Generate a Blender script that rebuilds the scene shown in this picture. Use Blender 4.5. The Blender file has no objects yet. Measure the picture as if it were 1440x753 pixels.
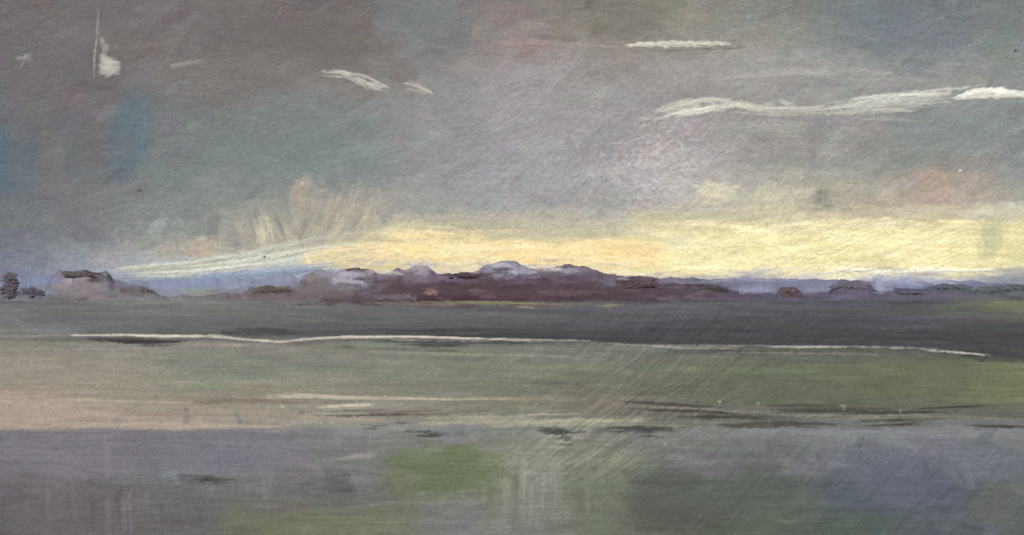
import bpy, math, numpy as np
rng = np.random.default_rng(7)
# ------------------------------------------------------------------ set-up
F = 0.514/720.0          # tangent per photo unit
YH = 405.0               # horizon line
CAMH = 10.0
STEP = 1.3
XA, XB = -240.0, 1680.0
GAIN_SKY, GAIN_GND, GAIN_HILL = 1.05, 1.0, 0.88

def lin(c, ds=0.12):
    c = np.asarray(c, float)
    g = c.mean(-1, keepdims=True); c = c*(1-ds)+g*ds
    c = np.clip(c, 0, 255)/255.0
    return np.where(c <= 0.04045, c/12.92, ((c+0.055)/1.055)**2.4)

def sm(a, b, x):
    t = np.clip((x-a)/(b-a), 0, 1)
    return t*t*(3-2*t)

_tab = rng.random((256, 256))
def vn(x, y):
    xi = np.floor(x).astype(int); yi = np.floor(y).astype(int)
    fx = x-xi; fy = y-yi
    fx = fx*fx*(3-2*fx); fy = fy*fy*(3-2*fy)
    a = _tab[yi & 255, xi & 255]; b = _tab[yi & 255, (xi+1) & 255]
    c = _tab[(yi+1) & 255, xi & 255]; d = _tab[(yi+1) & 255, (xi+1) & 255]
    return (a*(1-fx)+b*fx)*(1-fy)+(c*(1-fx)+d*fx)*fy
def fbm(x, y, o=4):
    s = 0; a = 0.5; n = 0
    for i in range(o):
        s = s+a*vn(x*2**i+17.3*i, y*2**i+9.1*i); n += a; a *= 0.55
    return s/n
def boxblur(A, r, ax):
    A = np.moveaxis(A, ax, 0)
    p = np.concatenate([np.repeat(A[:1], r+1, 0), A, np.repeat(A[-1:], r, 0)])
    c = np.cumsum(p, 0); out = (c[2*r+1:]-c[:-2*r-1])/(2*r+1)
    return np.moveaxis(out, 0, ax)
def crisp(A, r, amt):
    B = A
    for i in range(2): B = boxblur(boxblur(B, r, 0), r, 1)
    return A+amt*(A-B)

# ------------------------------------------------------------------ pigment tables
SKY = {
0:[(102,96,99),(104,98,100),(108,102,104),(104,99,99),(100,96,95),(107,113,117),(117,111,109),(114,110,100),(128,126,116),(116,120,114),(106,116,120),(102,110,117),(108,114,114)],
60:[(105,99,102),(110,103,105),(115,109,109),(107,101,101),(111,104,102),(116,115,117),(138,127,126),(134,127,119),(142,138,131),(136,135,129),(120,128,128),(111,118,127),(120,126,124)],
120:[(102,102,107),(107,101,105),(116,114,114),(116,114,113),(128,122,120),(134,133,135),(148,144,146),(145,141,141),(147,143,143),(148,146,145),(144,144,143),(141,143,141),(132,138,137)],
180:[(99,106,114),(108,106,110),(111,117,120),(113,122,120),(117,128,128),(136,136,140),(149,145,151),(147,143,147),(150,146,147),(144,142,140),(137,137,134),(124,134,134),(124,130,132)],
240:[(90,103,117),(107,109,113),(115,125,128),(118,130,129),(123,135,135),(138,140,144),(151,149,155),(156,152,156),(172,167,169),(158,156,151),(148,147,142),(150,142,136),(128,134,137)],
290:[(104,111,117),(117,119,123),(126,133,132),(141,143,137),(156,150,141),(150,151,149),(151,151,153),(154,152,152),(184,179,166),(178,173,152),(174,165,148),(176,161,145),(172,169,152)],
320:[(108,114,122),(124,128,134),(136,142,142),(158,158,149),(170,167,150),(202,193,154),(178,174,154),(184,178,156),(222,213,164),(226,216,166),(223,213,166),(224,213,166),(214,206,160)],
350:[(112,118,132),(136,142,152),(170,164,153),(184,184,170),(214,203,160),(238,220,162),(238,216,157),(236,214,152),(236,223,166),(239,227,170),(239,227,172),(238,225,167),(212,206,152)],
376:[(118,124,146),(142,148,164),(172,179,186),(186,192,189),(218,207,170),(226,210,174),(220,206,174),(230,212,165),(231,218,170),(235,223,178),(235,226,188),(240,231,196),(198,197,163)],
400:[(118,124,156),(136,142,168),(140,150,174),(150,158,176),(180,176,170),(190,180,170),(190,180,170),(190,180,170),(180,174,176),(160,160,180),(160,162,184),(160,162,184),(130,136,150)]}
GND = {
415:[(110,110,112),(116,116,113),(120,120,116),(114,114,112),(108,106,106),(102,99,102),(96,93,97),(94,90,96),(90,86,94),(90,88,96),(92,90,100),(92,94,96),(112,118,92)],
432:[(112,112,112),(116,116,112),(118,118,114),(112,112,110),(108,106,106),(104,102,104),(99,97,99),(96,94,98),(91,89,95),(89,87,93),(87,85,93),(87,89,90),(112,118,88)],
455:[(118,118,114),(114,112,110),(108,106,106),(103,101,101),(99,97,97),(97,95,97),(91,89,91),(86,84,88),(80,79,83),(79,78,83),(79,78,83),(75,75,79),(84,86,82)],
472:[(124,121,115),(108,105,102),(100,98,97),(92,90,90),(94,92,92),(92,90,91),(82,80,82),(76,75,78),(72,71,74),(72,71,75),(72,71,76),(70,70,74),(74,75,74)],
486:[(144,137,123),(140,134,122),(136,133,121),(137,134,121),(132,130,118),(125,124,111),(120,119,107),(112,112,101),(98,98,91),(96,97,91),(90,91,87),(78,78,78),(70,70,70)],
520:[(154,146,130),(146,141,126),(136,137,121),(132,135,119),(132,133,117),(129,131,114),(124,127,109),(117,120,102),(111,115,95),(108,114,92),(106,112,88),(110,118,86),(118,125,82)],
550:[(162,148,130),(155,146,128),(146,139,122),(146,138,121),(140,135,117),(131,130,112),(126,126,107),(118,116,100),(108,108,92),(104,108,86),(102,108,84),(106,112,84),(114,118,82)],
582:[(174,154,135),(171,152,135),(164,150,134),(159,147,131),(153,147,131),(143,139,123),(134,132,114),(128,122,108),(112,108,98),(102,102,90),(100,102,90),(104,105,93),(112,111,98)],
596:[(176,158,140),(172,154,138),(162,149,136),(156,146,134),(148,144,132),(140,140,126),(136,134,118),(130,128,112),(118,118,106),(108,110,102),(108,110,104),(116,118,114),(118,120,112)],
608:[(126,121,124),(128,122,125),(125,121,125),(122,120,124),(128,128,125),(127,130,124),(132,132,123),(128,128,115),(122,124,117),(124,126,126),(124,126,128),(126,126,130),(126,128,122)],
650:[(122,116,119),(125,119,126),(122,118,126),(127,123,127),(120,118,116),(118,122,102),(130,134,110),(124,129,106),(107,112,105),(101,106,101),(108,112,121),(105,107,119),(103,109,116)],
690:[(107,101,105),(115,109,111),(109,109,105),(113,111,107),(106,104,104),(115,120,97),(128,132,110),(115,122,100),(91,96,87),(90,96,86),(87,95,103),(84,90,106),(96,100,97)],
735:[(103,97,101),(107,101,103),(106,103,102),(111,114,93),(117,122,96),(119,122,106),(124,125,117),(111,115,97),(86,90,76),(90,97,85),(82,94,84),(89,94,101),(90,94,94)],
820:[(96,92,96),(100,96,98),(100,100,96),(102,108,86),(110,116,90),(112,118,98),(118,120,108),(106,112,92),(84,90,74),(88,96,82),(80,92,84),(86,92,100),(90,94,94)]}
HIL = {
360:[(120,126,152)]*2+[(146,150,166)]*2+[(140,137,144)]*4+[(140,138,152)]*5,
385:[(110,118,150),(114,110,122),(130,138,162),(130,136,160),(124,118,132),(108,98,110),(100,90,103),(100,88,103),(108,98,112),(122,122,150),(120,120,148),(118,120,146),(100,106,120)],
398:[(104,110,142),(112,108,122),(122,130,156),(120,124,148),(118,110,122),(92,78,90),(84,70,80),(86,70,82),(90,78,88),(112,112,142),(108,108,138),(106,108,134),(90,96,108)],
415:[(104,106,118),(112,107,112),(122,124,124),(106,100,100),(102,92,100),(82,66,74),(76,61,70),(80,65,74),(82,68,80),(92,87,106),(96,89,108),(90,90,106),(92,92,98)],
432:[(110,110,112),(114,112,112),(118,118,114),(108,104,104),(100,92,98),(86,74,82),(84,72,80),(84,72,80),(84,74,84),(88,84,96),(88,84,94),(86,88,92),(104,110,90)]}

class Canvas:
    def __init__(s, ya, yb, table, warp, seed):
        s.ya = ya
        s.nx = int((XB-XA)/STEP)+1; s.ny = int((yb-ya)/STEP)+1
        s.x = XA+np.arange(s.nx)*STEP; s.y = ya+np.arange(s.ny)*STEP
        s.X, s.Y = np.meshgrid(s.x, s.y)
        ks = sorted(table); T = np.array([table[k] for k in ks], float)
        wx = (fbm(s.X/70+seed, s.Y/45+seed, 4)-.5)*warp[0]*2
        wy = (fbm(s.X/90+seed+50, s.Y/30+seed+31, 4)-.5)*warp[1]*2
        xx = s.X+wx; xx = np.where(xx < 0, -xx, xx); xx = np.where(xx > 1440, 2880-xx, xx)
        yy = np.clip(s.Y+wy, ks[0], ks[-1])
        fi = np.interp(yy, ks, np.arange(len(ks))); fj = np.clip(xx/120, 0, 11.999)
        i = np.clip(np.floor(fi).astype(int), 0, len(ks)-2); j = np.floor(fj).astype(int)
        a = (fi-i)[..., None]; b = (fj-j)[..., None]; b = b*b*(3-2*b)
        s.C = (T[i, j]*(1-b)+T[i, j+1]*b)*(1-a)+(T[i+1, j]*(1-b)+T[i+1, j+1]*b)*a
        s.H = np.zeros_like(s.X)
    def col(s, x, y):
        i = int(np.clip((y-s.ya)/STEP, 0, s.ny-1)); j = int(np.clip((x-XA)/STEP, 0, s.nx-1))
        return s.C[i, j].copy()
    def box(s, x0, x1, y0, y1):
        j0 = max(0, int((x0-XA)/STEP)); j1 = min(s.nx, int((x1-XA)/STEP)+2)
        i0 = max(0, int((y0-s.ya)/STEP)); i1 = min(s.ny, int((y1-s.ya)/STEP)+2)
        return i0, i1, j0, j1
    def stroke(s, pts, w, color, a=0.9, dry=0.4, taper=0.3, h=0.5, bl=40., bw=1.6, rough=0.3):
        """one bristle stroke along a polyline; w = full width; dry 0..1"""
        P = np.array(pts, float)
        i0, i1, j0, j1 = s.box(P[:, 0].min()-w-3, P[:, 0].max()+w+3, P[:, 1].min()-w-3, P[:, 1].max()+w+3)
        if i1 <= i0 or j1 <= j0: return
        X = s.X[i0:i1, j0:j1]; Y = s.Y[i0:i1, j0:j1]
        best = np.full(X.shape, 1e9); S = np.zeros_like(X); D = np.zeros_like(X); L = 0.
        for p, q in zip(P[:-1], P[1:]):
            d = q-p; l = max(np.hypot(*d), 1e-3); u = d/l
            t = (X-p[0])*u[0]+(Y-p[1])*u[1]; tc = np.clip(t, 0, l)
            n = -(X-p[0])*u[1]+(Y-p[1])*u[0]
            dd = np.hypot(X-p[0]-u[0]*tc, Y-p[1]-u[1]*tc)
            m = dd < best
            best = np.where(m, dd, best); S = np.where(m, L+t, S); D = np.where(m, n, D); L += l
        o = rng.random()*200
        sn = np.clip(S/L, 0, 1)
        prof = np.clip(np.minimum(sn, 1-sn)/max(taper, 1e-3), 0, 1)**0.6 if taper > 0 else 1
        hw = w*0.5*(0.3+0.7*prof)*(1+rough*2.2*(vn(S/13+o, o+0*S)-.5))
        edge = 1-sm(hw-1.0, hw+0.9, best+(vn(S/5+o, D/1.8+o)-.5)*3.6*min(1, w/7))
        br = vn(S/bl+o, D/bw+o*1.7)*0.6+vn(S/(bl*.25)+o, D/(bw*.7)+o)*0.4
        br = np.clip((br-.5)*1.5+.5, 0, 1)
        endf = np.clip(np.abs(sn-.42)/.58, 0, 1)**2
        thr = dry*(0.55+0.75*endf)
        mask = edge*sm(thr-0.2, thr+0.16, br+0.10)*a
        cc = np.asarray(color, float)[None, None, :]*(1+0.12*(br-.5))[..., None]
        m3 = mask[..., None]
        s.C[i0:i1, j0:j1] = s.C[i0:i1, j0:j1]*(1-m3)+cc*m3
        s.H[i0:i1, j0:j1] += mask*h*(0.3+br)
    def soft(s, cx, cy, w, h, color, a, sft, rough, ang, p, stx, sty):
        R = max(w, h)*0.9
        i0, i1, j0, j1 = s.box(cx-R, cx+R, cy-R, cy+R)
        if i1 <= i0 or j1 <= j0: return
        X = s.X[i0:i1, j0:j1]-cx; Y = s.Y[i0:i1, j0:j1]-cy
        ca, sa = math.cos(ang), math.sin(ang)
        u = X*ca+Y*sa; v = -X*sa+Y*ca; o = rng.random()*200
        r = (np.abs(u/(w/2))**p+np.abs(v/(h/2))**p)**(1/p)
        r = r+(fbm(u/stx+o, v/sty+o, 4)-.5)*rough*2.8
        m = (1-sm(1-sft, 1+sft*.4, r))
        g = fbm(u/stx*1.5+o, v/sty*2+o, 3)
        m = m*np.clip(.35+1.3*g, 0, 1)*a
        s.C[i0:i1, j0:j1] = s.C[i0:i1, j0:j1]*(1-m[..., None])+np.asarray(color, float)*m[..., None]
    def patch(s, cx, cy, w, h, color, a=0.85, soft=0.35, rough=0.5, ang=0., p=3., grain=0.25, ht=0.2, stx=26., sty=5., k_=1.):
        """a passage of paint: thin underlayer, then overlapping bristle strokes"""
        s.soft(cx, cy, w, h, color, a*(.65 if soft < .55 else .5), soft, rough, ang, p, stx, sty)
        if w*h < 90: return
        vert = h > w*1.15
        L0, W0 = (h, w) if vert else (w, h)
        n = int(np.clip(w*h/160, 4, 46)); wd = np.clip(W0*.30, 3, 16)
        for k in range(n):
            L = L0*rng.uniform(.25, .6); r0 = rng.random()**.5; th = rng.random()*6.283
            lu, lv = r0*math.cos(th)*(L0/2-L*.36), r0*math.sin(th)*(W0/2-wd*.2)
            if not vert: u, v, da = lu, lv, 0.
            else: u, v, da = lv, lu, math.pi/2
            aa = ang+da+rng.normal(0, .2)
            x = cx+u*math.cos(ang)-v*math.sin(ang); y = cy+u*math.sin(ang)+v*math.cos(ang)
            dx, dy = math.cos(aa)*L/2, math.sin(aa)*L/2
            c = np.array(color, float)+rng.normal(0, 4)+rng.normal(0, 1.6, 3)
            s.stroke([(x-dx, y-dy), (x-dy*.08, y+dx*rng.normal(0, .05)), (x+dx, y+dy)], wd*rng.uniform(.6, 1.3), c,
                     a=a*rng.uniform(.25, .6), dry=rng.uniform(.3, .65), h=ht, bl=24, bw=1.6)

# ================================================================== SKY pigment
K = Canvas(-170, 432, SKY, (42, 18), 3.0)
for k in range(4800):
    x = rng.uniform(XA, XB); y = rng.uniform(-165, 428)
    c = K.col(x, y)+rng.normal(0, 4.2)+rng.normal(0, 2.0, 3)
    L = rng.uniform(18, 70); w = rng.uniform(6, 20)
    if y < 290: an = rng.normal(-0.12, 0.5)
    elif y < 345 and x < 620: an = rng.normal(-0.5, 0.5)
    else: an = rng.normal(-0.04, 0.16); w *= .6
    dx, dy = math.cos(an)*L/2, math.sin(an)*L/2
    b = rng.normal(0, L*.08)
    K.stroke([(x-dx, y-dy), (x-dy*.1, y+b), (x+dx, y+dy)], w, c, a=rng.uniform(.3, .75), dry=rng.uniform(.3, .7), h=.10, bl=30, bw=1.8)
P = K.patch; S = K.stroke
P(186,190,64,130,(92,110,124),.42,.8,.7,.15,2.2,.5,.06,16,34)
P(202,150,40,90,(96,112,124),.3,.8,.7,.2,2.2,.4,.06,14,34)
P(172,238,54,40,(90,109,124),.42,.8,.7,.0,2.2,.3,.06,14,24)
P(0,215,40,100,(80,100,118),.5,.8,.6,0,2.4,.3,.06,12,30)
P(-60,180,60,160,(84,104,124),.5,.6,.4,0,3,.3,.06,10,30)
P(1245,38,140,80,(106,115,125),.4,.8,.7,.1,2.3,.3,.06,40,24)
P(600,30,140,80,(110,116,120),.4,.8,.6,.1,2.3,.3,.06,40,24)
P(430,55,230,90,(104,98,97),.4,.8,.6,.1,2.5,.3,.06)
P(140,50,260,90,(108,101,104),.35,.8,.6,-.1,2.5,.3,.06)
P(330,120,200,60,(114,109,108),.35,.8,.6,-.15,2.5,.3,.06)
P(60,130,90,170,(109,102,107),.4,.8,.5,0,2.5,.3,.06,14,40)
P(75,235,50,110,(114,111,116),.4,.8,.5,.1,2.5,.3,.06,12,40)
P(110,310,120,60,(112,114,120),.35,.8,.6,.3,2.5,.3,.06,12,30)
P(430,180,190,110,(115,125,125),.35,.9,.5,-.2,2.4,.3,.06)
P(350,230,220,90,(117,127,125),.3,.9,.5,-.3,2.4,.3,.06)
P(300,265,120,60,(126,133,130),.4,.9,.6,-.3,2.4,.3,.06)
P(560,102,60,40,(110,103,102),.35,.8,.8,.3,2.2,.3,.06)
P(835,8,22,30,(98,92,84),.45,.7,.7,0,2.5,.3,.1,6,14)
P(880,26,140,56,(117,112,103),.35,.8,.5,0,2.5,.3,.06)
P(760,150,230,130,(152,148,152),.3,.9,.5,-.2,2.3,.3,.06)
P(640,200,120,120,(138,136,142),.35,.9,.6,-.3,2.3,.3,.06)
P(1145,205,20,60,(126,120,123),.4,.8,.6,.1,2.4,.3,.06,7,20)
P(1290,200,200,90,(124,131,130),.35,.8,.5,-.1,2.5,.3,.06)
P(1100,210,150,60,(140,138,134),.3,.8,.5,-.1,2.5,.3,.06)
P(1225,190,70,60,(138,133,134),.3,.8,.5,.3,2.5,.3,.06)
P(1080,95,340,50,(154,151,150),.3,.8,.6,-.05,2.5,.3,.06)
# dusky pink streaks
S([(700,62),(750,60),(800,68)],12,(148,128,126),.7,.6,.3,.3)
S([(725,34),(770,40)],14,(142,130,127),.5,.6); S([(745,50),(800,54)],8,(118,106,103),.6,.7)
S([(690,58),(860,66),(900,66)],5,(160,146,140),.5,.7)
S([(880,64),(950,62),(1026,62)],8,(194,189,178),.9,.5,.45,.6,60,1.2)
S([(896,61),(960,60),(1010,63)],4,(204,199,188),.75,.4,.4,.5)
S([(985,68),(1060,66)],4,(98,92,86),.7,.7); S([(890,72),(1010,70)],4,(122,114,108),.6,.7)
S([(1030,62),(1170,66)],10,(148,142,135),.5,.75)
# pale figures, left
S([(139,14),(137,40),(136,62)],3.0,(154,150,143),.65,.6,.3,.4,20,1.2)
S([(136,54),(133,80),(132,110)],3.6,(168,164,156),.7,.55,.3,.5,20,1.2)
S([(141,52),(148,66),(145,80)],9,(158,154,147),.6,.5,.4,.4,14,1.5)
for k in range(11): S([(138+rng.uniform(0,8),82+k*1.8),(152+rng.uniform(-3,6),85+k*1.9),(168+rng.uniform(-6,4),88+k*1.6)],rng.uniform(4,8),(190-k,186-k,176-k),.55,.4,.4,.4,16,1.4)
S([(138,102),(152,106),(160,104)],6,(160,154,149),.6,.5); S([(140,78),(156,84)],6,(180,176,167),.6,.5)
S([(24,84),(46,78)],7,(154,150,146),.6,.6); S([(36,76),(28,98)],5,(140,136,134),.5,.65); S([(22,80),(48,86)],4,(148,144,140),.5,.6)
S([(240,94),(268,89),(300,86)],8,(144,140,138),.6,.65); S([(290,118),(330,124)],12,(124,119,117),.5,.6)
S([(446,101),(480,102),(508,113),(530,126)],5,(186,182,170),.8,.5,.4,.6,30,1.2)
S([(452,106),(488,109),(516,124),(540,130)],4,(174,170,159),.7,.55,.3,.5,30,1.1); S([(470,99),(516,108),(548,124)],4,(190,185,174),.75,.55,.3,.5)
S([(500,112),(528,122),(548,126)],7,(188,183,171),.75,.5,.3,.6)
S([(566,117),(585,121),(608,131)],5,(176,169,158),.8,.5,.4,.5); S([(570,124),(604,132)],4,(164,157,147),.7,.6); S([(574,114),(600,122)],3,(156,150,142),.7,.6)
# long bright streak on the right: many thin dry pulls
W=np.array((192,189,178),float)
def pulls(path, spread, n, wr, col, a=.85, dry=.55, cut=(.35,.8)):
    path=np.array(path,float); T=np.linspace(0,1,len(path))
    for k in range(n):
        l=rng.uniform(*cut); s0=rng.uniform(0,1-l); tt=np.linspace(s0,s0+l,5)
        off=rng.normal(0,spread)
        pts=[(np.interp(t_,T,path[:,0]),np.interp(t_,T,path[:,1])+off+rng.normal(0,.8)) for t_ in tt]
        K.stroke(pts,rng.uniform(*wr),np.array(col)+rng.normal(0,6),a,dry,.35,.5,50,1.2)
pulls([(915,165),(950,152),(985,145),(1028,142)],4,9,(3,8),W,.7,.55)
pulls([(935,166),(965,160),(1005,150),(1040,150)],3,6,(3,7),W+8,.75,.5)
pulls([(975,150),(1030,146),(1060,154),(1115,155)],3,7,(3,7),W,.75,.55)
pulls([(880,168),(930,167),(1000,168)],1.5,3,(3,5),(172,168,164),.5,.7)
pulls([(1020,154),(1080,160),(1150,157),(1230,150)],3.5,10,(3,7),(180,178,171),.65,.6)
S([(1095,142),(1118,150),(1126,158)],6,(190,187,177),.7,.5); S([(1060,152),(1100,140),(1116,143)],4,(174,171,164),.6,.6)
pulls([(1150,152),(1220,145),(1300,139),(1370,136)],6,18,(4,10),(177,177,170),.6,.62)
pulls([(1170,142),(1240,137),(1310,134),(1375,127)],2,7,(3,6),(195,194,186),.75,.55)
pulls([(1165,158),(1240,158),(1330,156)],1.2,4,(3,5),(182,180,171),.65,.65)
pulls([(1335,138),(1375,128),(1410,130),(1470,134)],2.5,9,(4,8),(214,213,205),.85,.4)
pulls([(1440,132),(1540,126),(1650,134),(1680,130)],3,8,(4,8),(200,199,190),.8,.5)
pulls([(1010,110),(1160,104),(1320,106)],4,8,(4,9),(156,154,151),.45,.7)
pulls([(940,180),(1060,174),(1180,178)],4,8,(4,9),(157,155,152),.45,.7)
S([(1180,165),(1300,172),(1330,168)],5,(160,158,152),.5,.7)
# speckled varnish glare in the centre, painted into the sky colours
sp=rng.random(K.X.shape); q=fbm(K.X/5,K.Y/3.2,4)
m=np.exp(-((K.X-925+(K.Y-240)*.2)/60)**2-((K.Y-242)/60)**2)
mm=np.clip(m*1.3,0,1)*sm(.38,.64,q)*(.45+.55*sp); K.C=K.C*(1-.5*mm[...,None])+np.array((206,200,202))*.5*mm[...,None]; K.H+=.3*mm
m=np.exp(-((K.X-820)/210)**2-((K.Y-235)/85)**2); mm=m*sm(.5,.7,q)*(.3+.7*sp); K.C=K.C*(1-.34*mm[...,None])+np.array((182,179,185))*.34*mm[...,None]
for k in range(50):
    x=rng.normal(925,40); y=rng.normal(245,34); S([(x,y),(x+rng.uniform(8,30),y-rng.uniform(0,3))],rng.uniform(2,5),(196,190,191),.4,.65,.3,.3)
# cream touches
P(1012,268,66,26,(214,206,178),.8,.35,.5,.05,3,.25,.25,14,8)
P(1004,282,56,16,(208,200,172),.7,.45,.6,0,3,.25,.25,14,8)
P(1080,280,100,20,(190,184,160),.55,.6,.7,.05,2.6,.3,.2)
for k in range(5): S([(1036+rng.uniform(0,20),270+k*3),(1080,272+k*2.6),(1118+rng.uniform(-16,14),270+k*2.4)],4,np.array((194,189,165))+rng.normal(0,6),.55,.6,.3,.25,24,1.3)
P(1130,270,80,8,(184,180,161),.5,.5,.6,-.1,3,.4,.3)
P(1090,292,100,10,(206,197,164),.6,.5,.6)
P(1160,280,34,40,(132,129,120),.65,.6,.8,.2,2.4,.3,.15,10,12)
P(1162,290,22,10,(118,114,106),.45,.6,.8)
P(1195,263,110,9,(178,174,159),.5,.5,.6,0,3,.5,.3); P(1238,268,50,12,(180,176,164),.45,.6,.6)
P(1225,290,90,26,(168,157,142),.6,.6,.6); P(1270,296,60,26,(160,158,146),.5,.6,.6)
P(1318,268,72,62,(174,154,141),.6,.65,.6,.05,2.6,.3,.12,14,16)
P(1322,252,44,18,(170,151,140),.3,.6,.6); P(1360,262,36,56,(154,143,137),.4,.8,.6,.1,2.4,.4,.1,10,24)
P(1400,300,110,28,(190,186,166),.65,.6,.6,-.08,3,.4,.3)
P(1425,288,50,8,(208,204,187),.55,.5,.6)
P(1180,303,420,12,(198,190,160),.4,.7,.9)
# light low in the sky
P(1180,350,460,60,(238,226,170),.6,.6,.5,0,3,.25,.15,60,6)
for k in range(210):
    x=rng.uniform(900,1420); y=rng.uniform(314,384); c=np.array((237,225,168))+rng.normal(0,9)+rng.choice([0,1])*np.array((0,2,14))-(0 if x<1370 else 14)
    S([(x-40,y+rng.normal(0,3)),(x,y),(x+45,y+rng.normal(0,3))],rng.uniform(4,12),c,.5,.6,.3,.3)
for k in range(140):
    x=rng.uniform(520,930); y=rng.uniform(336,376)-(10 if 540<x<640 else 0); c=np.array((240,216,156))+rng.normal(0,9)+rng.choice([0,1])*np.array((-4,-2,12))
    S([(x-40,y-rng.normal(3,4)),(x,y),(x+45,y+rng.normal(3,4))],rng.uniform(4,11),c,.5,.6,.3,.3)
for k in range(80):     # broken upper edge of the light
    x=rng.uniform(480,1440); y=np.interp(x,[480,560,640,760,860,950,1100,1440],[336,316,318,330,326,304,303,304])+rng.normal(0,9)
    c=K.col(x,y)*.45+.55*np.array((188,181,155))+rng.normal(0,5); S([(x-45,y+rng.normal(1,4)),(x,y),(x+45,y+rng.normal(0,4))],rng.uniform(5,14),c,.5,.6,.4,.2)
S([(500,340),(540,324),(590,317),(650,322)],12,(220,208,164),.5,.6,.4,.3,60)
P(880,352,120,30,(240,212,150),.5,.7,.5); P(760,358,130,20,(242,214,156),.5,.7,.5); P(600,350,110,26,(242,222,160),.4,.7,.5)
P(955,330,40,44,(222,216,182),.5,.6,.6,.3,3,.4,.2,9,14)
P(1392,335,46,66,(184,182,146),.5,.7,.7,.05,2.6,.4,.15,12,26)
P(1428,350,40,50,(214,206,152),.5,.6,.6,.05,3,.4,.15,10,26)
P(1348,322,60,22,(222,211,168),.5,.5,.5)
for k in range(5): S([(1150+rng.uniform(0,60),382+rng.normal(0,2)),(1260,385+rng.normal(0,2)),(1350,381),(1400,379)],4.5,(240,234,206),.75,.5,.3,.4,40)
S([(1280,375),(1350,383)],8,(244,238,214),.7,.45,.3,.4)
S([(1000,380),(1100,384),(1180,386)],7,(228,219,182),.7,.5,.3,.3)
for k in range(30):      # grey-blue haze just over the hills
    x=rng.uniform(440,1440); y=rng.normal(383,3) if (x>900) else rng.normal(372,3)
    S([(x-30,y),(x,y+1),(x+30,y+rng.normal(0,2))],rng.uniform(3,7),np.array((176,172,182))+rng.normal(0,8),.45,.6,.3,.2)
# left-hand glow and rays
P(430,318,260,70,(168,163,148),.4,.9,.6,-.1,2.2,.3,.08,30,20)
P(428,272,42,46,(170,157,144),.6,.55,.6,.05,3,.25,.12,14,16)
P(422,264,24,24,(182,166,148),.35,.6,.6)
for (x0,y0,x1,y1,w,c) in [(385,278,408,322,18,(142,144,138)),(400,296,422,338,16,(166,160,147)),(440,292,428,338,20,(160,155,144)),
    (468,276,450,334,20,(170,162,149)),(505,262,468,324,22,(164,156,146)),(535,272,498,322,22,(162,157,147)),(350,286,364,334,16,(142,142,138)),
    (316,306,332,356,18,(144,142,138)),(338,316,348,354,14,(160,152,143)),(364,312,376,348,14,(208,201,173)),(370,302,379,326,8,(192,186,162)),
    (395,326,422,348,10,(184,179,162)),(298,296,288,344,20,(132,134,133)),(410,316,426,342,9,(152,145,137)),(482,306,464,337,10,(192,183,158)),
    (520,290,500,330,9,(180,172,153)),(455,290,446,322,7,(150,147,140)),(384,300,400,334,7,(138,138,132)),(430,304,420,334,6,(144,140,132)),(556,282,530,316,12,(154,152,146))]:
    for q_ in range(4):
        e=rng.normal(0,w*.28); S([(x0+e,y0+rng.normal(0,7)),((x0+x1)/2+2+e,(y0+y1)/2),(x1+e,y1+rng.normal(0,6))],w*rng.uniform(.4,.75),np.array(c)+rng.normal(0,5),.5,.5,.4,.18,18,1.8)
P(282,350,42,30,(198,169,150),.65,.5,.6,-.3,2.8,.3,.15,12,10)
P(298,344,12,26,(206,176,154),.5,.5,.5,0,3,.3,.15,8,12); P(262,354,30,12,(186,164,152),.5,.5,.6)
P(330,352,34,28,(148,143,141),.5,.6,.6,-.4); P(238,350,50,20,(164,158,152),.45,.6,.6)
P(150,362,70,22,(158,155,162),.6,.6,.5,-.2); P(180,352,60,10,(148,147,154),.5,.5,.5)
for k in range(30):
    o=rng.uniform(-9,17); x0=rng.uniform(160,340); x1=x0+rng.uniform(110,240)
    xs_=np.linspace(x0,x1,5); ys_=np.interp(xs_,[160,260,340,400,460,560],[380,375,364,352,341,331])+o*np.clip(.4+(xs_-160)/400,0,1)
    S(list(zip(xs_,ys_)),rng.uniform(3,9),np.array((188,190,178))+rng.normal(0,11),.7,.6,.3,.4,60,1.2)
for k in range(9):
    o=rng.uniform(-3,5); S([(180+rng.uniform(0,60),386+o),(300,382+o),(400,368+o),(450,357+o),(500+rng.uniform(0,40),351+o)],rng.uniform(3,6),(198,201,195),.6,.6,.3,.4,60)
S([(220,352),(330,350),(400,342)],5,(174,170,158),.5,.65)
for k in range(6): S([(425,370-k*3),(452,363-k*2),(490,352-k),(540,347-k)],7,np.array((231,214,170))+rng.normal(0,6),.7,.4,.3,.3,40)
S([(430,356),(440,374)],7,(232,220,182),.6,.5); S([(480,362),(540,360),(600,366)],14,(228,207,162),.7,.5,.3,.3)
for k in range(14):
    o=rng.normal(0,4); S([(250+rng.uniform(0,80),391+o),(400,384+o),(440+rng.uniform(0,60),378+o)],rng.uniform(3,7),np.array((150,161,186))+rng.normal(0,9),.7,.5,.3,.3)
K.C = crisp(K.C, 14, .15)
# bristle drag over the whole passage
wv=(fbm(K.X/110,K.Y/90,3)-.5)*60
bd=vn((K.Y+wv)/2.0, (K.X)/55)-.5; bd2=vn((K.Y+wv*1.3+K.X*.12)/3.4+40,(K.X)/80)-.5
am=.4+1.1*fbm(K.X/90+5,K.Y/60+9,3)
K.C*=(1+.045*am*bd+.035*am*bd2)[...,None]; K.H+=.14*am*bd
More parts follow.
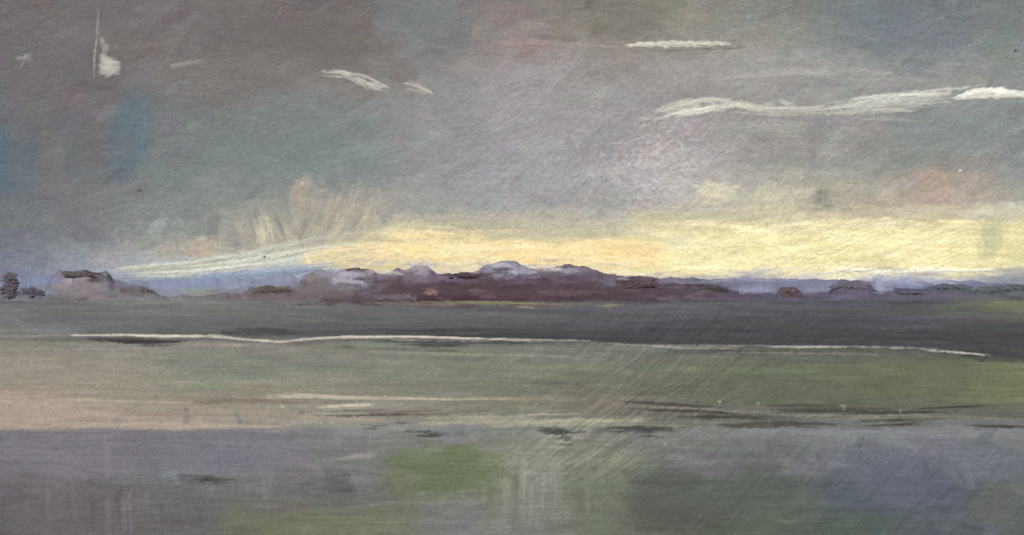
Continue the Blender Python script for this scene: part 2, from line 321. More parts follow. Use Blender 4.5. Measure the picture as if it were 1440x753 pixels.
# fine diagonal scoring left in the paint
m = sm(930,1000,K.X)*(1-sm(1340,1420,K.X))*sm(300,325,K.Y)
sc = vn((K.X*.35+K.Y*.94)/2.4, (K.X-K.Y*.35)/50)
K.C *= (1-0.045*m*(sc > .62))[..., None]; K.H += -.2*m*sm(.55,.7,sc)
m = sm(560,700,K.X)*sm(40,120,K.Y)*(1-sm(300,330,K.Y))
sc = vn((K.X*.62+K.Y*.78)/2.2, (K.X-K.Y)/40); K.C*=(1+.03*m*(sc-.5)*2)[...,None]; K.H+=.08*m*sc
# board tooth
g = rng.normal(0, 1, K.X.shape); g2 = (g+np.roll(g,1,0)+np.roll(g,1,1)+np.roll(g,(1,1),(0,1)))/2
tooth = .5+.9*fbm(K.X/160+8, K.Y/130, 3)
K.C *= (1+0.020*g2*tooth+.012*g)[..., None]; K.H += .09*g2*tooth
K.C *= (1+0.08*(fbm(K.X/9, K.Y/6, 3)-.5))[..., None]
for (x,y) in [(197,268),(372,362),(1428,72)]: K.soft(x,y,5,4,(60,60,62),.9,.4,.3,0,2,6,6)
K.soft(1350,240,6,4,(220,220,214),.9,.4,.3,0,2,6,6)

# ================================================================== GROUND pigment
G = Canvas(408, 800, GND, (44, 3.0), 11.0)
P = G.patch; S = G.stroke
for k in range(4200):
    x = rng.uniform(XA, XB); y = rng.uniform(410, 798)
    c = G.col(x, y)+rng.normal(0, 4.5)+rng.normal(0, 1.8, 3)
    if y < 600: L = rng.uniform(30, 130); w = rng.uniform(3, 9); an = rng.normal(0.01, 0.03)
    else: L = rng.uniform(20, 80); w = rng.uniform(4, 13); an = rng.normal(0, .14) if rng.random() < .75 else rng.normal(1.4, .3)
    dx, dy = math.cos(an)*L/2, math.sin(an)*L/2
    S([(x-dx, y-dy), (x, y+rng.normal(0, .8)), (x+dx, y+dy)], w, c, a=rng.uniform(.35, .8), dry=rng.uniform(.3, .7), h=.2, bl=45, bw=1.4)
# dark field
for k in range(110):
    x=rng.uniform(560,1500); y=rng.uniform(462,482)+max(0,(x-900))*.012
    S([(x-60,y),(x,y+1),(x+70,y+2)],rng.uniform(2,7),np.array((69,68,71))+rng.normal(0,6),.5,.6)
for k in range(90):
    x=rng.uniform(500,1400); y=rng.uniform(426,462); S([(x-70,y),(x,y),(x+70,y+1)],rng.uniform(2,7),G.col(x,y)+rng.normal(0,7),.45,.6)
for k in range(60):     # foot of the hills broken into the field
    x=rng.uniform(440,1340); y=rng.normal(424,2.2); c=np.array((82,68,76)) if x<1000 else np.array((84,82,92))
    S([(x-rng.uniform(15,45),y),(x,y+rng.normal(0,1)),(x+rng.uniform(15,45),y)],rng.uniform(2.5,6),c+rng.normal(0,6),.7,.5,.3,.2,24)
for k in range(40):
    x=rng.uniform(-200,440); y=rng.normal(424,2.4); S([(x-30,y),(x,y+rng.normal(0,1)),(x+30,y)],rng.uniform(2.5,6),np.array((116,114,114))+rng.normal(0,8),.6,.5,.3,.2,24)
for k in range(10):
    o=rng.normal(0,1.4); x0=rng.uniform(500,700); S([(x0,424+o),(x0+80,427+o),(x0+150,429+o)],2.8,(138,132,96),.55,.65,.3,.4,30,1.1)
S([(720,431),(760,434)],2.8,(154,148,110),.65,.5); S([(840,431),(878,429)],3.6,(138,134,94),.75,.4)
P(1420,428,110,16,(116,124,90),.7,.5,.6); P(1350,424,60,9,(102,108,92),.6,.5,.6); P(1330,432,40,7,(108,116,88),.5,.5,.6)
P(50,426,120,14,(110,110,115),.5,.6,.5); P(35,440,14,26,(126,126,127),.4,.6,.5,0,3,.4,.1,4,14)
S([(120,424),(220,426),(340,424)],7,(128,128,120),.6,.6)
# shoreline
S([(312,468),(360,466),(428,468)],8,(74,72,72),.8,.55,.3,.4,40); S([(440,468),(560,466),(640,470)],7,(82,80,80),.6,.6); S([(330,464),(400,464)],5,(78,76,76),.7,.6)
S([(640,472),(780,474),(900,480),(1060,482),(1260,484),(1440,494)],9,(69,68,71),.7,.5,.1,.4,60)
for k in range(6): S([(120+k*14,477+k*.6),(180,480+k*.4),(236+k*6,482-k*.4)],rng.uniform(3,6),(68,63,60),.65,.6,.3,.4,30,1.1)
S([(190,486),(250,486)],4,(84,78,72),.6,.6)
for k in range(4): S([(556+k*12,484+k),(620,484+k),(664-k*5,486)],4,(80,79,72),.7,.6,.3,.4)
S([(470,487),(520,490),(600,492)],3,(96,94,85),.65,.6); S([(600,494),(660,493)],3,(88,88,78),.65,.65)
S([(990,494),(1060,496),(1120,494)],4,(78,78,74),.7,.65)
for k in range(5): S([(1306+k*12,493+k*2),(1380,495+k*2.4),(1470,499+k*2.5)],7,(66,66,66),.75,.5,.3,.4)
S([(860,492),(960,500),(1080,503)],5,(120,120,106),.6,.65)
WL=(192,186,170)
shore_path=[(98,472),(160,471.5),(230,473),(300,473.5),(345,478),(395,481),(430,477.5),(480,474.5),(540,473.5),(600,474),(680,477),(760,478.5),(830,479.5)]
S(shore_path[:9],2.4,WL,.75,.4,.04,.5,60,1.2,.6); S(shore_path[7:],2.3,(184,178,163),.7,.5,.1,.5,60,1.2,.6)
for k in range(15):
    i=rng.integers(0,9); q=[(a_,b_+rng.normal(0,.8)) for a_,b_ in shore_path[i:i+4]]; S(q,rng.uniform(1.8,3.2),np.array(WL)+rng.normal(8,9),.75,.55,.4,.5,40,1.1,.6)
S([(540,478),(640,480),(720,480)],2.6,(170,162,145),.6,.6)
S([(820,480),(880,485),(960,490),(1040,489)],2.3,(168,162,147),.65,.55,.1,.5,40,1.2,.6); S([(900,488),(980,486),(1080,487),(1180,488)],2.3,(156,152,141),.6,.6,.1,.5)
S([(1080,488),(1200,488),(1290,490),(1350,496),(1392,501)],2.6,(182,176,162),.75,.5,.1,.5,50,1.2,.6); S([(1300,493),(1392,500)],2.4,(198,192,179),.7,.5)
S([(-40,474),(40,473),(100,472)],3,(160,153,139),.5,.6)
S([(1010,496),(1200,498),(1320,502)],3,(140,138,120),.6,.65); S([(480,494),(700,500),(860,500)],3.5,(150,148,128),.6,.65)
# pale flats
P(110,530,280,60,(156,146,130),.4,.7,.6,0,2.5); P(40,575,220,40,(176,156,138),.5,.7,.6)
P(330,520,170,34,(130,136,119),.35,.9,.6,.0,2.3); P(560,520,200,30,(138,138,120),.3,.9,.6); P(1300,530,260,44,(106,113,84),.4,.9,.5)
P(1420,530,120,50,(117,123,87),.5,.8,.5,0,2.4,.3,.15,30,14); P(1060,545,300,40,(102,108,88),.35,.9,.6)
S([(60,562),(160,564),(280,567)],3,(186,171,149),.7,.6); S([(270,568),(330,564),(440,566)],7,(128,110,97),.5,.65)
for k in range(9): x0=rng.uniform(345,520); S([(x0,557+rng.normal(0,1.5)),(x0+80,559),(x0+rng.uniform(120,200),562)],rng.uniform(2.2,3.6),(190,179,158),.75,.55,.3,.6)
S([(560,561),(640,562),(740,560)],3,(178,169,148),.65,.55)
for k in range(5): S([(446+k*6,573-k*.6),(480,571),(516+k*3,569)],3,(194,184,158),.8,.5,.3,.7)
S([(500,564),(508,573)],3,(196,187,158),.7,.5); S([(394,570),(402,575)],3,(196,187,158),.6,.5)
S([(420,580),(500,578),(600,582),(700,578)],6,(116,103,92),.6,.6); S([(440,585),(540,584),(600,584)],3.6,(84,76,69),.7,.6); S([(380,584),(470,590),(560,592)],7,(174,159,140),.6,.6)
S([(650,560),(700,562),(810,560)],3,(162,151,132),.6,.6); S([(640,566),(760,570),(900,568)],7,(128,116,106),.5,.6)
for (a,b,c_,d,w) in [(860,566,1000,572,5),(900,578,1060,582,5),(960,586,1100,590,7),(1030,596,1180,598,7),(1100,578,1260,576,5),(1180,582,1330,580,6),(1200,592,1310,590,5),(1290,574,1400,572,4),(1370,600,1470,600,5),(1000,600,1140,602,4),(1060,572,1180,570,4),(1230,600,1300,596,4)]:
    for q in range(3): S([(a+rng.uniform(-20,20),b+rng.normal(0,1.5)),((a+c_)/2,(b+d)/2+rng.normal(0,1.5)),(c_+rng.uniform(-20,20),d+rng.normal(0,1.5))],w*.65,np.array((76,74,64))+rng.normal(0,6),.7,.58,.3,.3,40,1.1)
S([(900,572),(1000,576),(1120,584),(1240,586),(1340,582)],4,(148,140,125),.6,.6); S([(1120,588),(1240,590),(1340,586),(1440,590)],4,(136,132,118),.6,.6)
for (x,y,q) in [(1066,568,5),(1012,566,5),(1186,573,10),(1266,578,5),(935,624,8)]:
    S([(x-q*.3,y-q*.3),(x+1,y),(x,y+q*.6)],3,(166,156,132),.6,.5,.2,.4,8,1.3); S([(x-q*.6,y-q*.25),(x+q*.7,y-q*.2)],2.6,(158,149,127),.6,.6)
# edge of the bank
for k in range(14): x0=rng.uniform(-80,300); o=rng.normal(0,2); S([(x0,598+o),(x0+70,600+o),(x0+140,600+o)],rng.uniform(4,9),(176,160,141),.6,.55,.2,.4,60)
for k in range(12): x0=rng.uniform(540,820); o=rng.normal(0,2.5); S([(x0,597-(x0-540)*.02+o),(x0+60,594+o),(x0+130,592+o)],rng.uniform(3,7),(164,158,136),.6,.6,.2,.4,50)
S([(600,588),(700,586),(820,582)],5,(180,171,151),.6,.6); S([(700,600),(800,596),(900,598),(1000,602)],5,(152,150,131),.6,.6)
for k in range(12): x0=rng.uniform(1000,1400); o=rng.normal(0,2); S([(x0,607+o),(x0+60,608+o),(x0+120,606+o)],rng.uniform(3,8),(134,136,136),.6,.6,.2,.4,50)
S([(440,600),(520,604),(600,602)],9,(146,148,138),.6,.6)
# water passages
P(130,640,320,60,(126,120,127),.4,.8,.6); P(330,640,220,60,(123,119,129),.35,.8,.6)
P(100,720,260,90,(104,97,100),.45,.8,.5,0,2.5,.3,.1,12,40)
for k in range(44):
    x=rng.uniform(-60,200); y=rng.uniform(672,710); S([(x,y),(x+rng.normal(0,3),y+rng.uniform(40,70))],rng.uniform(3,11),np.array((109,103,106))+rng.normal(0,11),.55,.55,.2,.3,40)
P(628,658,160,60,(109,121,85),.7,.55,.7,-.08,2.5,.3,.15,30,12); P(600,682,96,26,(104,118,82),.55,.6,.7,-.1); P(684,650,56,24,(122,132,97),.5,.7,.7,-.2)
P(600,632,80,22,(119,128,109),.5,.6,.7,-.3); P(760,648,110,60,(138,141,122),.4,.8,.6,.1,2.3,.3,.15,16,26); P(850,645,120,50,(130,134,113),.4,.8,.6)
P(760,700,100,90,(136,138,127),.4,.8,.6,.1,2.3,.35,.15,12,36); P(640,730,120,50,(122,122,120),.45,.7,.6); P(700,735,60,40,(140,140,131),.4,.7,.6,0,2.5,.3,.15,12,24)
for k in range(34):
    x=rng.uniform(690,850); y=rng.uniform(640,700); S([(x,y),(x+rng.normal(-4,4),y+rng.uniform(30,70))],rng.uniform(4,11),G.col(x,y)+rng.normal(3,8),.5,.55,.25,.3,30)
for k in range(60):
    x=rng.uniform(860,1440); y=rng.uniform(620,740); an=rng.normal(-.3,.5); L=rng.uniform(18,50)
    S([(x,y),(x+L*math.cos(an),y+L*math.sin(an))],rng.uniform(5,14),G.col(x,y)+rng.normal(0,8),.55,.5,.25,.3,24)
P(410,738,200,30,(114,121,94),.5,.7,.6); P(540,730,80,36,(118,125,99),.4,.7,.6); P(830,700,90,110,(113,121,100),.4,.8,.6,.1,2.3,.3,.15,14,40)
P(945,700,140,90,(86,92,81),.45,.8,.6,0,2.3); P(1060,690,170,80,(91,97,88),.4,.8,.6,0,2.3); P(1000,655,110,34,(114,109,116),.5,.6,.6,.1); P(1130,655,120,30,(124,122,130),.4,.8,.6)
P(1260,680,190,70,(99,103,118),.4,.9,.7,.1,2.2,.3,.15,30,16); P(1220,710,120,54,(86,93,104),.4,.8,.7,0,2.3); P(1390,650,120,60,(112,117,124),.35,.8,.6,0,2.3); P(1200,738,120,36,(82,95,82),.4,.8,.6); P(1080,738,130,36,(93,102,83),.4,.8,.6); P(1400,710,110,60,(98,102,95),.4,.8,.6)
P(960,640,50,28,(138,134,136),.4,.6,.6,.2)
def smudge(x,y,w,h,n,c=(72,71,63)):
    for k in range(n):
        xx=x+rng.normal(0,w*.22); yy=y+rng.normal(0,h*.28); L=rng.uniform(.25,.6)*w
        S([(xx-L/2,yy+rng.normal(0,1)),(xx,yy),(xx+L/2,yy+rng.normal(0,1))],rng.uniform(2.2,4.4),np.array(c)+rng.normal(0,6),.7,.6,.4,.3,22,1.1)
smudge(612,612,66,9,9); smudge(775,606,80,9,12); smudge(908,605,100,12,20); smudge(292,677,84,13,15,(80,78,74)); smudge(480,686,84,28,20,(94,92,88)); smudge(440,692,50,20,8,(104,102,99)); smudge(545,600,50,8,4,(96,94,88)); smudge(790,618,60,10,6,(94,92,86))
for k in range(5): S([(466+k*6,647-k),(500,644-k),(528,643-k)],4,(152,144,139),.65,.55,.3,.4)
S([(472,658),(530,656)],5,(138,131,131),.6,.6); P(512,676,40,60,(130,126,126),.4,.7,.6,0,2.6,.3,.15,8,24)
P(640,610,90,28,(128,126,133),.45,.7,.6,-.3,2.5,.4,.15,14,8); P(510,628,90,22,(125,125,122),.5,.6,.6)
S([(1090,730),(1110,735),(1126,730)],4,(120,128,116),.5,.6)
S([(350,712),(430,712)],4,(138,134,133),.5,.65); S([(500,714),(540,708),(700,706)],4,(140,139,130),.45,.65); S([(960,652),(1010,650)],4,(142,136,135),.5,.65)
G.C = crisp(G.C, 12, .15)
wv=(fbm(G.X/130,G.Y/60,3)-.5)*10
am=.4+1.2*fbm(G.X/90+5,G.Y/20+9,3)
bd=vn((G.Y+wv)/1.7, G.X/60)-.5; bd2=vn((G.Y+wv)/3.6+40,G.X/110)-.5
G.C*=(1+.08*am*bd+.06*am*bd2)[...,None]; G.H+=.35*am*bd
# diagonal scoring
m = np.exp(-((G.X-(980-(G.Y-440)*.7))/170)**2)*sm(425,450,G.Y)*(1-sm(650,700,G.Y))
q = (G.X*.60+G.Y*.80)+((G.Y-560)/90)**2*6+(fbm(G.X/60,G.Y/60,2)-.5)*8
sc = vn(q/2.4, (G.X-G.Y)/45)
G.C *= (1+0.085*m*(sm(.55,.75,sc)-sm(.3,.15,sc)))[..., None]
m = sm(880,1000,G.X)*sm(610,640,G.Y); sc=vn((G.X*.75+G.Y*.66)/3.0,(G.X-G.Y)/60); G.C*=(1+.05*m*(sc-.5)*2)[...,None]
m = np.exp(-((G.X-800)/60)**2-((G.Y-625)/30)**2); G.C *= (1+0.13*m*sm(.5,.7,vn(q/4.2,(G.X-G.Y)/60)))[..., None]
g = rng.normal(0, 1, G.X.shape); g2 = (g+np.roll(g,1,0)+np.roll(g,1,1)+np.roll(g,(1,1),(0,1)))/2
G.C *= (1+0.022*g2+.010*g)[..., None]; G.H += .10*g2
G.C *= (1+0.08*(fbm(G.X/12, G.Y/4, 3)-.5))[..., None]

# ================================================================== HILL pigment
M = Canvas(340, 450, HIL, (24, 7), 23.0)
P = M.patch; S = M.stroke
for k in range(1500):
    x=rng.uniform(XA,XB); y=rng.uniform(350,440); c=M.col(x,y)+rng.normal(0,6)+rng.normal(0,2.5,3)
    S([(x-rng.uniform(8,30),y+rng.normal(0,3)),(x,y),(x+rng.uniform(8,30),y+rng.normal(0,3))],rng.uniform(4,9),c,.6,.5,.3,.3,20)
DAB=[(110,402,110,34,(124,116,122),.8),(118,385,66,10,(84,76,78),.9),(140,392,34,12,(94,86,90),.8),(96,396,40,20,(136,128,138),.6),(190,410,60,14,(106,98,100),.7),
  (270,395,130,16,(126,136,166),.6),(280,410,70,9,(132,133,108),.8),(330,400,60,12,(128,136,160),.6),(385,408,76,12,(90,80,75),.9),(440,400,34,30,(104,96,96),.8),(440,390,24,14,(124,118,118),.7),
  (486,390,70,26,(140,135,148),.7),(500,378,40,8,(94,84,90),.8),(470,400,60,18,(112,104,112),.7),(555,400,46,22,(92,76,84),.8),(540,382,50,7,(164,158,162),.8),(590,378,60,8,(152,146,152),.8),(605,390,70,16,(112,98,111),.6),
  (560,376,50,5,(80,70,72),.9),(650,398,90,26,(80,62,71),.8),(655,387,56,8,(74,58,63),.9),(715,378,74,18,(136,131,149),.9),(705,372,44,8,(158,153,164),.9),(740,390,60,10,(118,110,128),.8),
  (765,377,60,6,(170,164,167),.8),(800,378,60,10,(116,108,122),.8),(815,371,50,5,(84,75,82),.8),(790,398,110,18,(84,68,80),.8),(850,394,60,16,(102,94,109),.8),(905,402,80,20,(82,65,74),.9),
  (640,413,230,22,(78,61,70),.7),(780,413,220,20,(80,63,71),.7),(520,415,130,14,(98,86,95),.6),(600,408,50,12,(120,98,96),.4),(990,408,90,14,(82,73,80),.9),(1000,402,50,8,(70,64,66),.9),(950,396,60,9,(118,113,132),.7),
  (1065,405,60,14,(126,126,154),.8),(1110,410,28,16,(90,70,72),.95),(1150,404,50,12,(122,120,146),.7),(1196,403,60,26,(96,87,102),.9),(1210,394,40,9,(126,117,130),.7),(1240,402,24,18,(154,157,180),.85),
  (1275,400,50,9,(122,129,160),.8),(1285,410,60,9,(84,80,94),.9),(1330,404,50,13,(80,84,93),.9),(1370,408,60,12,(90,95,102),.85),(1420,408,90,18,(82,88,95),.8),(1040,392,120,5,(146,144,166),.7),(1300,396,120,5,(150,155,182),.7),
  (50,396,80,16,(108,118,150),.8),(30,420,80,12,(108,108,115),.6),(60,410,40,8,(124,128,150),.6)]
for (x,y,w,h,c,al) in DAB:
    P(x,y,w,h,c,al,.3,.6,rng.normal(0,.06),3,.35,.5,16,5)
for (x,y,w,h,c,al) in DAB:      # broken touches on top
    for k in range(3 if w>36 else 2):
        L=w*rng.uniform(.3,.55); xx=x+rng.uniform(-.3,.3)*w; yy=y+rng.uniform(-.28,.28)*h
        S([(xx-L/2,yy+rng.normal(0,1.5)),(xx,yy),(xx+L/2,yy+rng.normal(1,1.5))],np.clip(h*rng.uniform(.3,.55),3,9),np.array(c)+rng.normal(0,7),.85,.35,.2,.4,14,1.6)
for k in range(80):
    x=rng.uniform(480,1000); y=rng.uniform(392,424); S([(x,y),(x+rng.uniform(14,50),y+rng.normal(0,2))],rng.uniform(2,5),np.array((77,62,69))+rng.choice([0,0,1])*np.array((26,26,34)),.6,.5,.3,.4)
for k in range(26):
    x=rng.uniform(560,880); y=rng.uniform(374,394); S([(x,y),(x+rng.uniform(10,34),y+rng.normal(0,2))],rng.uniform(3,6),np.array((110,102,116))+rng.choice([-24,0,32]),.7,.4,.3,.4,14)
M.C = crisp(M.C, 8, .2)
g = rng.normal(0, 1, M.X.shape); M.C *= (1+0.03*g)[..., None]

# ================================================================== meshes
def material(name, rough, spec, nscale, nbump, mott):
    m = bpy.data.materials.new(name); m.use_nodes = True
    nt = m.node_tree; b = nt.nodes['Principled BSDF']
    b.inputs['Roughness'].default_value = rough; b.inputs['Specular IOR Level'].default_value = spec
    at = nt.nodes.new('ShaderNodeVertexColor'); at.layer_name = 'pigment'
    tc = nt.nodes.new('ShaderNodeTexCoord'); no = nt.nodes.new('ShaderNodeTexNoise')
    no.inputs['Scale'].default_value = nscale; no.inputs['Detail'].default_value = 3
    nt.links.new(tc.outputs['Object'], no.inputs['Vector'])
    mr = nt.nodes.new('ShaderNodeMapRange'); mr.inputs['To Min'].default_value = 1-mott; mr.inputs['To Max'].default_value = 1+mott
    nt.links.new(no.outputs['Fac'], mr.inputs['Value'])
    vm = nt.nodes.new('ShaderNodeVectorMath'); vm.operation = 'SCALE'
    nt.links.new(at.outputs['Color'], vm.inputs[0]); nt.links.new(mr.outputs['Result'], vm.inputs['Scale'])
    nt.links.new(vm.outputs['Vector'], b.inputs['Base Color'])
    if nbump > 0:
        bu = nt.nodes.new('ShaderNodeBump'); bu.inputs['Strength'].default_value = nbump; bu.inputs['Distance'].default_value = .4
        nt.links.new(no.outputs['Fac'], bu.inputs['Height']); nt.links.new(bu.outputs['Normal'], b.inputs['Normal'])
    return m

def mesh_obj(name, V, Fc, C, mat, smooth=True):
    used = np.unique(Fc); mp = np.full(len(V), -1); mp[used] = np.arange(len(used))
    V = V[used]; C = C[used]; Fc = mp[Fc]; k = Fc.shape[1]
    me = bpy.data.meshes.new(name)
    me.vertices.add(len(V)); me.vertices.foreach_set('co', V.astype(np.float32).ravel())
    me.loops.add(Fc.size); me.loops.foreach_set('vertex_index', Fc.astype(np.int32).ravel())
    me.polygons.add(len(Fc)); me.polygons.foreach_set('loop_start', np.arange(0, Fc.size, k, dtype=np.int32))
    me.polygons.foreach_set('use_smooth', np.full(len(Fc), smooth))
    me.update(calc_edges=True)
    ca = me.color_attributes.new('pigment', 'FLOAT_COLOR', 'POINT')
    ca.data.foreach_set('color', np.c_[np.clip(C, 0, .95), np.ones(len(C))].astype(np.float32).ravel())
    me.materials.append(mat)
    o = bpy.data.objects.new(name, me); bpy.context.collection.objects.link(o)
    return o

def faces(ny, nx):
    i = np.arange(ny*nx).reshape(ny, nx)
    return np.stack([i[1:, :-1], i[1:, 1:], i[:-1, 1:], i[:-1, :-1]], -1).reshape(-1, 4)

def ray(X, Y): return (X-720)*F, -(Y-YH)*F

# sky: gently curved backdrop 1.5 km away
xd, zd = ray(K.X, K.Y); R = 8000.
disc = np.sqrt(1+4*xd**2*1500/R)
t = np.where(np.abs(xd) < 1e-6, 1500., (-1+disc)/(2*np.maximum(xd**2, 1e-12)/R))
t = t-0.5*K.H*(t/1500)
Vs = np.stack([xd*t, t, CAMH+zd*t], -1).reshape(-1, 3)
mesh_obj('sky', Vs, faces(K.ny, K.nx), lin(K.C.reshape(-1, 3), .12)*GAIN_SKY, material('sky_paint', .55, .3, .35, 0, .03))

# land, split in its real parts
xd, zd = ray(G.X, G.Y+0*G.X); zz = np.minimum(zd, -(416-YH)*F)
d = -CAMH/zz
hh = G.H*0.00012*d
Vg = np.stack([xd*d, d, np.minimum(hh, .4)], -1).reshape(-1, 3)
Fg = faces(G.ny, G.nx)
fx = G.X.reshape(-1)[Fg[:, 0]]; fy = G.Y.reshape(-1)[Fg[:, 0]]
keep = fy > 418
shore = np.interp(fx, [-400,100,300,400,540,820,1000,1300,1400,1900],[473,474,476,481,476,481,491,494,502,504])
bank = np.interp(fx, [-400,60,180,400,600,900,1100,1400,1900],[600,601,604,600,600,598,606,604,606])+(fbm(fx/60, fx*0+3, 3)-.5)*6
r = np.hypot((fx-632)/84, (fy-656)/34)+(fbm(fx/20, fy/8, 3)-.5)*.5
Cg = lin(G.C.reshape(-1, 3), .16)*GAIN_GND
mf = material('field_paint', .8, .1, .6, .15, .05)
mesh_obj('field', Vg, Fg[keep & (fy < shore)], Cg, mf)
mesh_obj('mudflat', Vg, Fg[keep & (fy >= shore) & (fy < bank)], Cg, material('mudflat_paint', .8, .1, 1.5, .15, .05))
mesh_obj('water', Vg, Fg[keep & (fy >= bank) & (r > 1)], Cg, material('water_paint', .55, .18, 2.0, .05, .03))
mesh_obj('grass', Vg, Fg[keep & (fy >= bank) & (r <= 1)], Cg, material('grass_paint', .75, .12, 2.0, .08, .03))
# underlying terrain to the horizon
gx = np.linspace(-4500, 4500, 60); gy = np.linspace(-1500, 4500, 50)
GX, GY = np.meshgrid(gx, gy)
Vb = np.stack([GX, GY, -0.6+0*GX], -1).reshape(-1, 3)
mesh_obj('ground', Vb, faces(50, 60)[:, ::-1], np.tile(lin((110,112,98)), (len(Vb), 1)), mf)

HP = [(-360,404),(-200,398),(-120,410),(-60,402),(0,408),(60,415),(72,388),(84,382),(150,382),(162,394),(200,403),(226,416),(340,414),(350,405),(400,403),(422,397),(432,386),(450,379),(470,384),(480,380),(500,377),(524,379),(532,385),(548,384),(560,378),(600,376),(616,383),(636,386),(654,383),(672,382),(684,373),(700,369),(725,369),(742,376),(762,379),(775,378),(800,372),(826,375),(844,384),(880,388),(915,388),(930,394),(965,399),(1010,402),(1034,410),(1090,413),(1098,405),(1122,405),(1130,413),(1164,411),(1172,395),(1220,394),(1230,409),(1250,409),(1270,406),(1300,406),(1320,400),(1350,399),(1372,405),(1400,403),(1440,402),(1800,398)]
def ridge(name, prof, base, D, depth, mat, jag=2.0, x0=XA, x1=XB, seed=0, tint=None):
    xs = np.arange(x0, x1+.1, STEP); n = 30
    top = np.interp(xs, [p[0] for p in prof], [p[1] for p in prof])
    top = top-(fbm(xs/10+seed, xs*0+seed, 4)-.5)*jag*2-np.round((vn(xs/15+seed*3, xs*0+7)-.5)*4)*jag*.45
    v = np.linspace(0, 1, n)[:, None]
    Y = base+(top[None, :]-base)*v; X = np.tile(xs, (n, 1))
    xd, zd = ray(X, Y)
    dd = D+depth*(1-np.cos(v*math.pi/2))+(fbm(X/20+seed, Y/8+seed, 3)-.5)*depth*.10*(v < .97)
    V = np.stack([xd*dd, dd, CAMH+zd*dd], -1)
    back = V[-1:].copy(); back[..., 0] *= 1.05; back[..., 1] *= 1.05; back[..., 2] = -2
    front = V[:1].copy(); front[..., 2] = -3
    V = np.concatenate([front, V, back]).reshape(-1, 3)
    ii = np.clip(((Y-M.ya)/STEP).astype(int), 0, M.ny-1); jj = np.clip(((X-XA)/STEP).round().astype(int), 0, M.nx-1)
    C = M.C[ii, jj]
    if tint is not None:
        tc, ta = tint; C = C*(1-ta)+np.array(tc)*ta
    C = np.concatenate([C[:1], C, C[-1:]]).reshape(-1, 3)
    return mesh_obj(name, V, faces(n+2, len(xs))[:, ::-1], lin(C)*GAIN_HILL, mat)

mh = material('hill_paint', .85, .1, .25, .1, .05)
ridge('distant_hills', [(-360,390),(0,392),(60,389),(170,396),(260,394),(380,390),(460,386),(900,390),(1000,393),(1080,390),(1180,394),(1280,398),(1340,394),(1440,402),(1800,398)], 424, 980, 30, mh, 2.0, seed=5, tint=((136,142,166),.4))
ridge('hills', HP, 425, 755, 20, mh, 2.0, seed=9)

# woods: low masses of small leaf-cluster faces lying on the hills and at their foot
VV=[];FF=[];CC=[]
def clump(cx, cy, w, h, col, n, D=None):
    col=np.array(col,float)
    if D is None:
        top=np.interp(cx,[p[0] for p in HP],[p[1] for p in HP]); v=np.clip((425-cy)/max(425-top,1),0,1); D=755+20*(1-math.cos(v*math.pi/2))-3
    for k in range(int(n*.8)):
        u=rng.normal(size=3); u/=np.linalg.norm(u); rr=rng.random()**.5*(1+.2*math.sin(u[0]*7+cx)+.12*math.sin(u[2]*11+cx))
        px=cx+u[0]*rr*w/2; py=cy+u[2]*rr*h/2; dist=D+u[1]*rr*1.0
        py=min(py,425)
        xd,zd=ray(px,py); c=np.array((xd*dist,dist,CAMH+zd*dist)); s=rng.uniform(1.4,3.0)*F*D
        a=np.array((1,rng.normal(0,.06),rng.normal(0,.35))); a/=np.linalg.norm(a); b_=np.cross(a,np.array((0,1,rng.normal(0,.06)-.25))); b_/=np.linalg.norm(b_)
        a=a*s*1.8; b_=b_*s*.7; i=len(VV)
        cc=np.clip(col*rng.normal(1,.045)+rng.normal(0,1.5,3)+(4 if u[2]<-.3 else 0),30,255)
        for p in (c-a,c-b_*.9+a*.2,c+a*.9,c+b_-a*.1): VV.append(tuple(p)); CC.append(cc)
        FF.append((i,i+1,i+2,i+3))
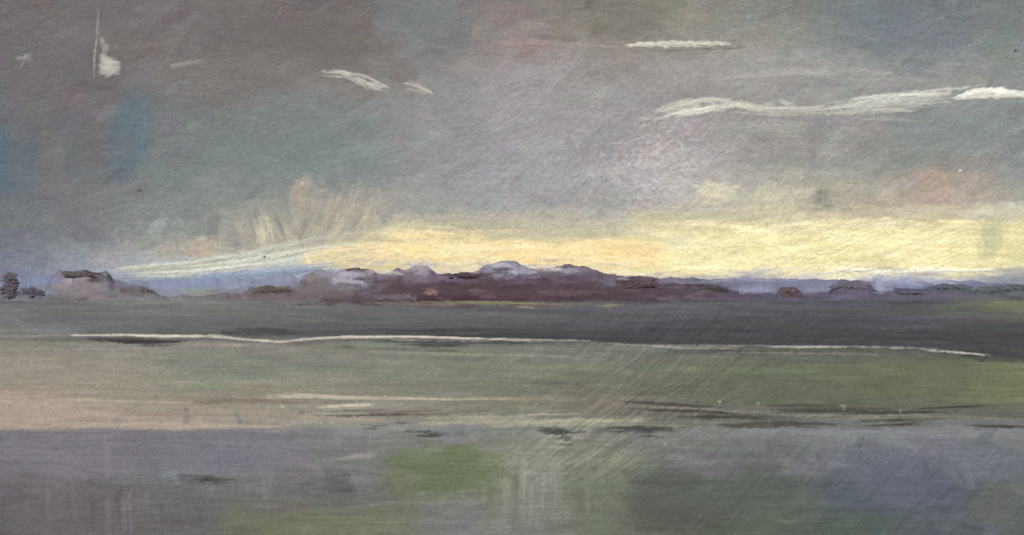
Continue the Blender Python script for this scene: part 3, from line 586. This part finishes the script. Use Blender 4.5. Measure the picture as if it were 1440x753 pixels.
for a in [(15,398,20,34,(92,83,92),300,690),(13,412,22,22,(92,86,96),200,690),(46,411,32,13,(88,84,97),200,690),(-60,408,60,30,(90,86,100),300,690),(-170,406,90,34,(92,88,98),400,690),(112,387,58,6,(90,82,84),100),
          (388,409,62,8,(94,84,80),110),(655,388,42,5,(84,68,73),60),(905,401,50,9,(88,72,79),80),
          (1000,406,44,8,(80,74,77),110),(1109,411,18,8,(96,80,81),50),(1196,404,44,12,(102,94,107),90),(1284,412,36,5,(92,88,102),60),(1335,405,34,8,(88,92,99),90),(1378,409,40,7,(94,98,103),80),(1430,407,50,8,(90,95,99),90),(1560,402,110,20,(88,92,98),300)]:
    clump(*a)
mesh_obj('distant_trees', np.array(VV), np.array(FF), lin(np.array(CC)), material('foliage_paint', .9, .05, .4, 0, .06), False)

# ================================================================== light, world, camera
EL, AZ = math.radians(45), math.radians(200)      # sun behind and to the left of the viewer
w = bpy.data.worlds.new('World'); bpy.context.scene.world = w; w.use_nodes = True
nt = w.node_tree; bg = nt.nodes['Background']; sk = nt.nodes.new('ShaderNodeTexSky')
sk.sky_type = 'NISHITA'; sk.sun_disc = False; sk.sun_elevation = EL; sk.sun_rotation = AZ
nt.links.new(sk.outputs['Color'], bg.inputs['Color']); bg.inputs['Strength'].default_value = 0.05
sd = bpy.data.lights.new('sun', 'SUN'); sd.energy = 3.9; sd.angle = math.radians(8); sd.color = (1, .965, .91)
so = bpy.data.objects.new('sun', sd); bpy.context.collection.objects.link(so)
from mathutils import Vector
src = Vector((math.sin(AZ)*math.cos(EL), math.cos(AZ)*math.cos(EL), math.sin(EL)))
so.rotation_euler = src.to_track_quat('Z', 'Y').to_euler(); so.location = src*50+Vector((0, 0, 20))
cd = bpy.data.cameras.new('camera'); cam = bpy.data.objects.new('camera', cd); bpy.context.collection.objects.link(cam)
cam.location = (0, 0, CAMH); cam.rotation_euler = (math.radians(90), 0, 0)
cd.sensor_width = 36; cd.lens = 18/.514; cd.shift_y = (YH-376.5)/1440
cd.clip_start = .5; cd.clip_end = 12000
bpy.context.scene.camera = cam
vs = bpy.context.scene.view_settings; vs.view_transform = 'Standard'; vs.look = 'None'; vs.exposure = 0
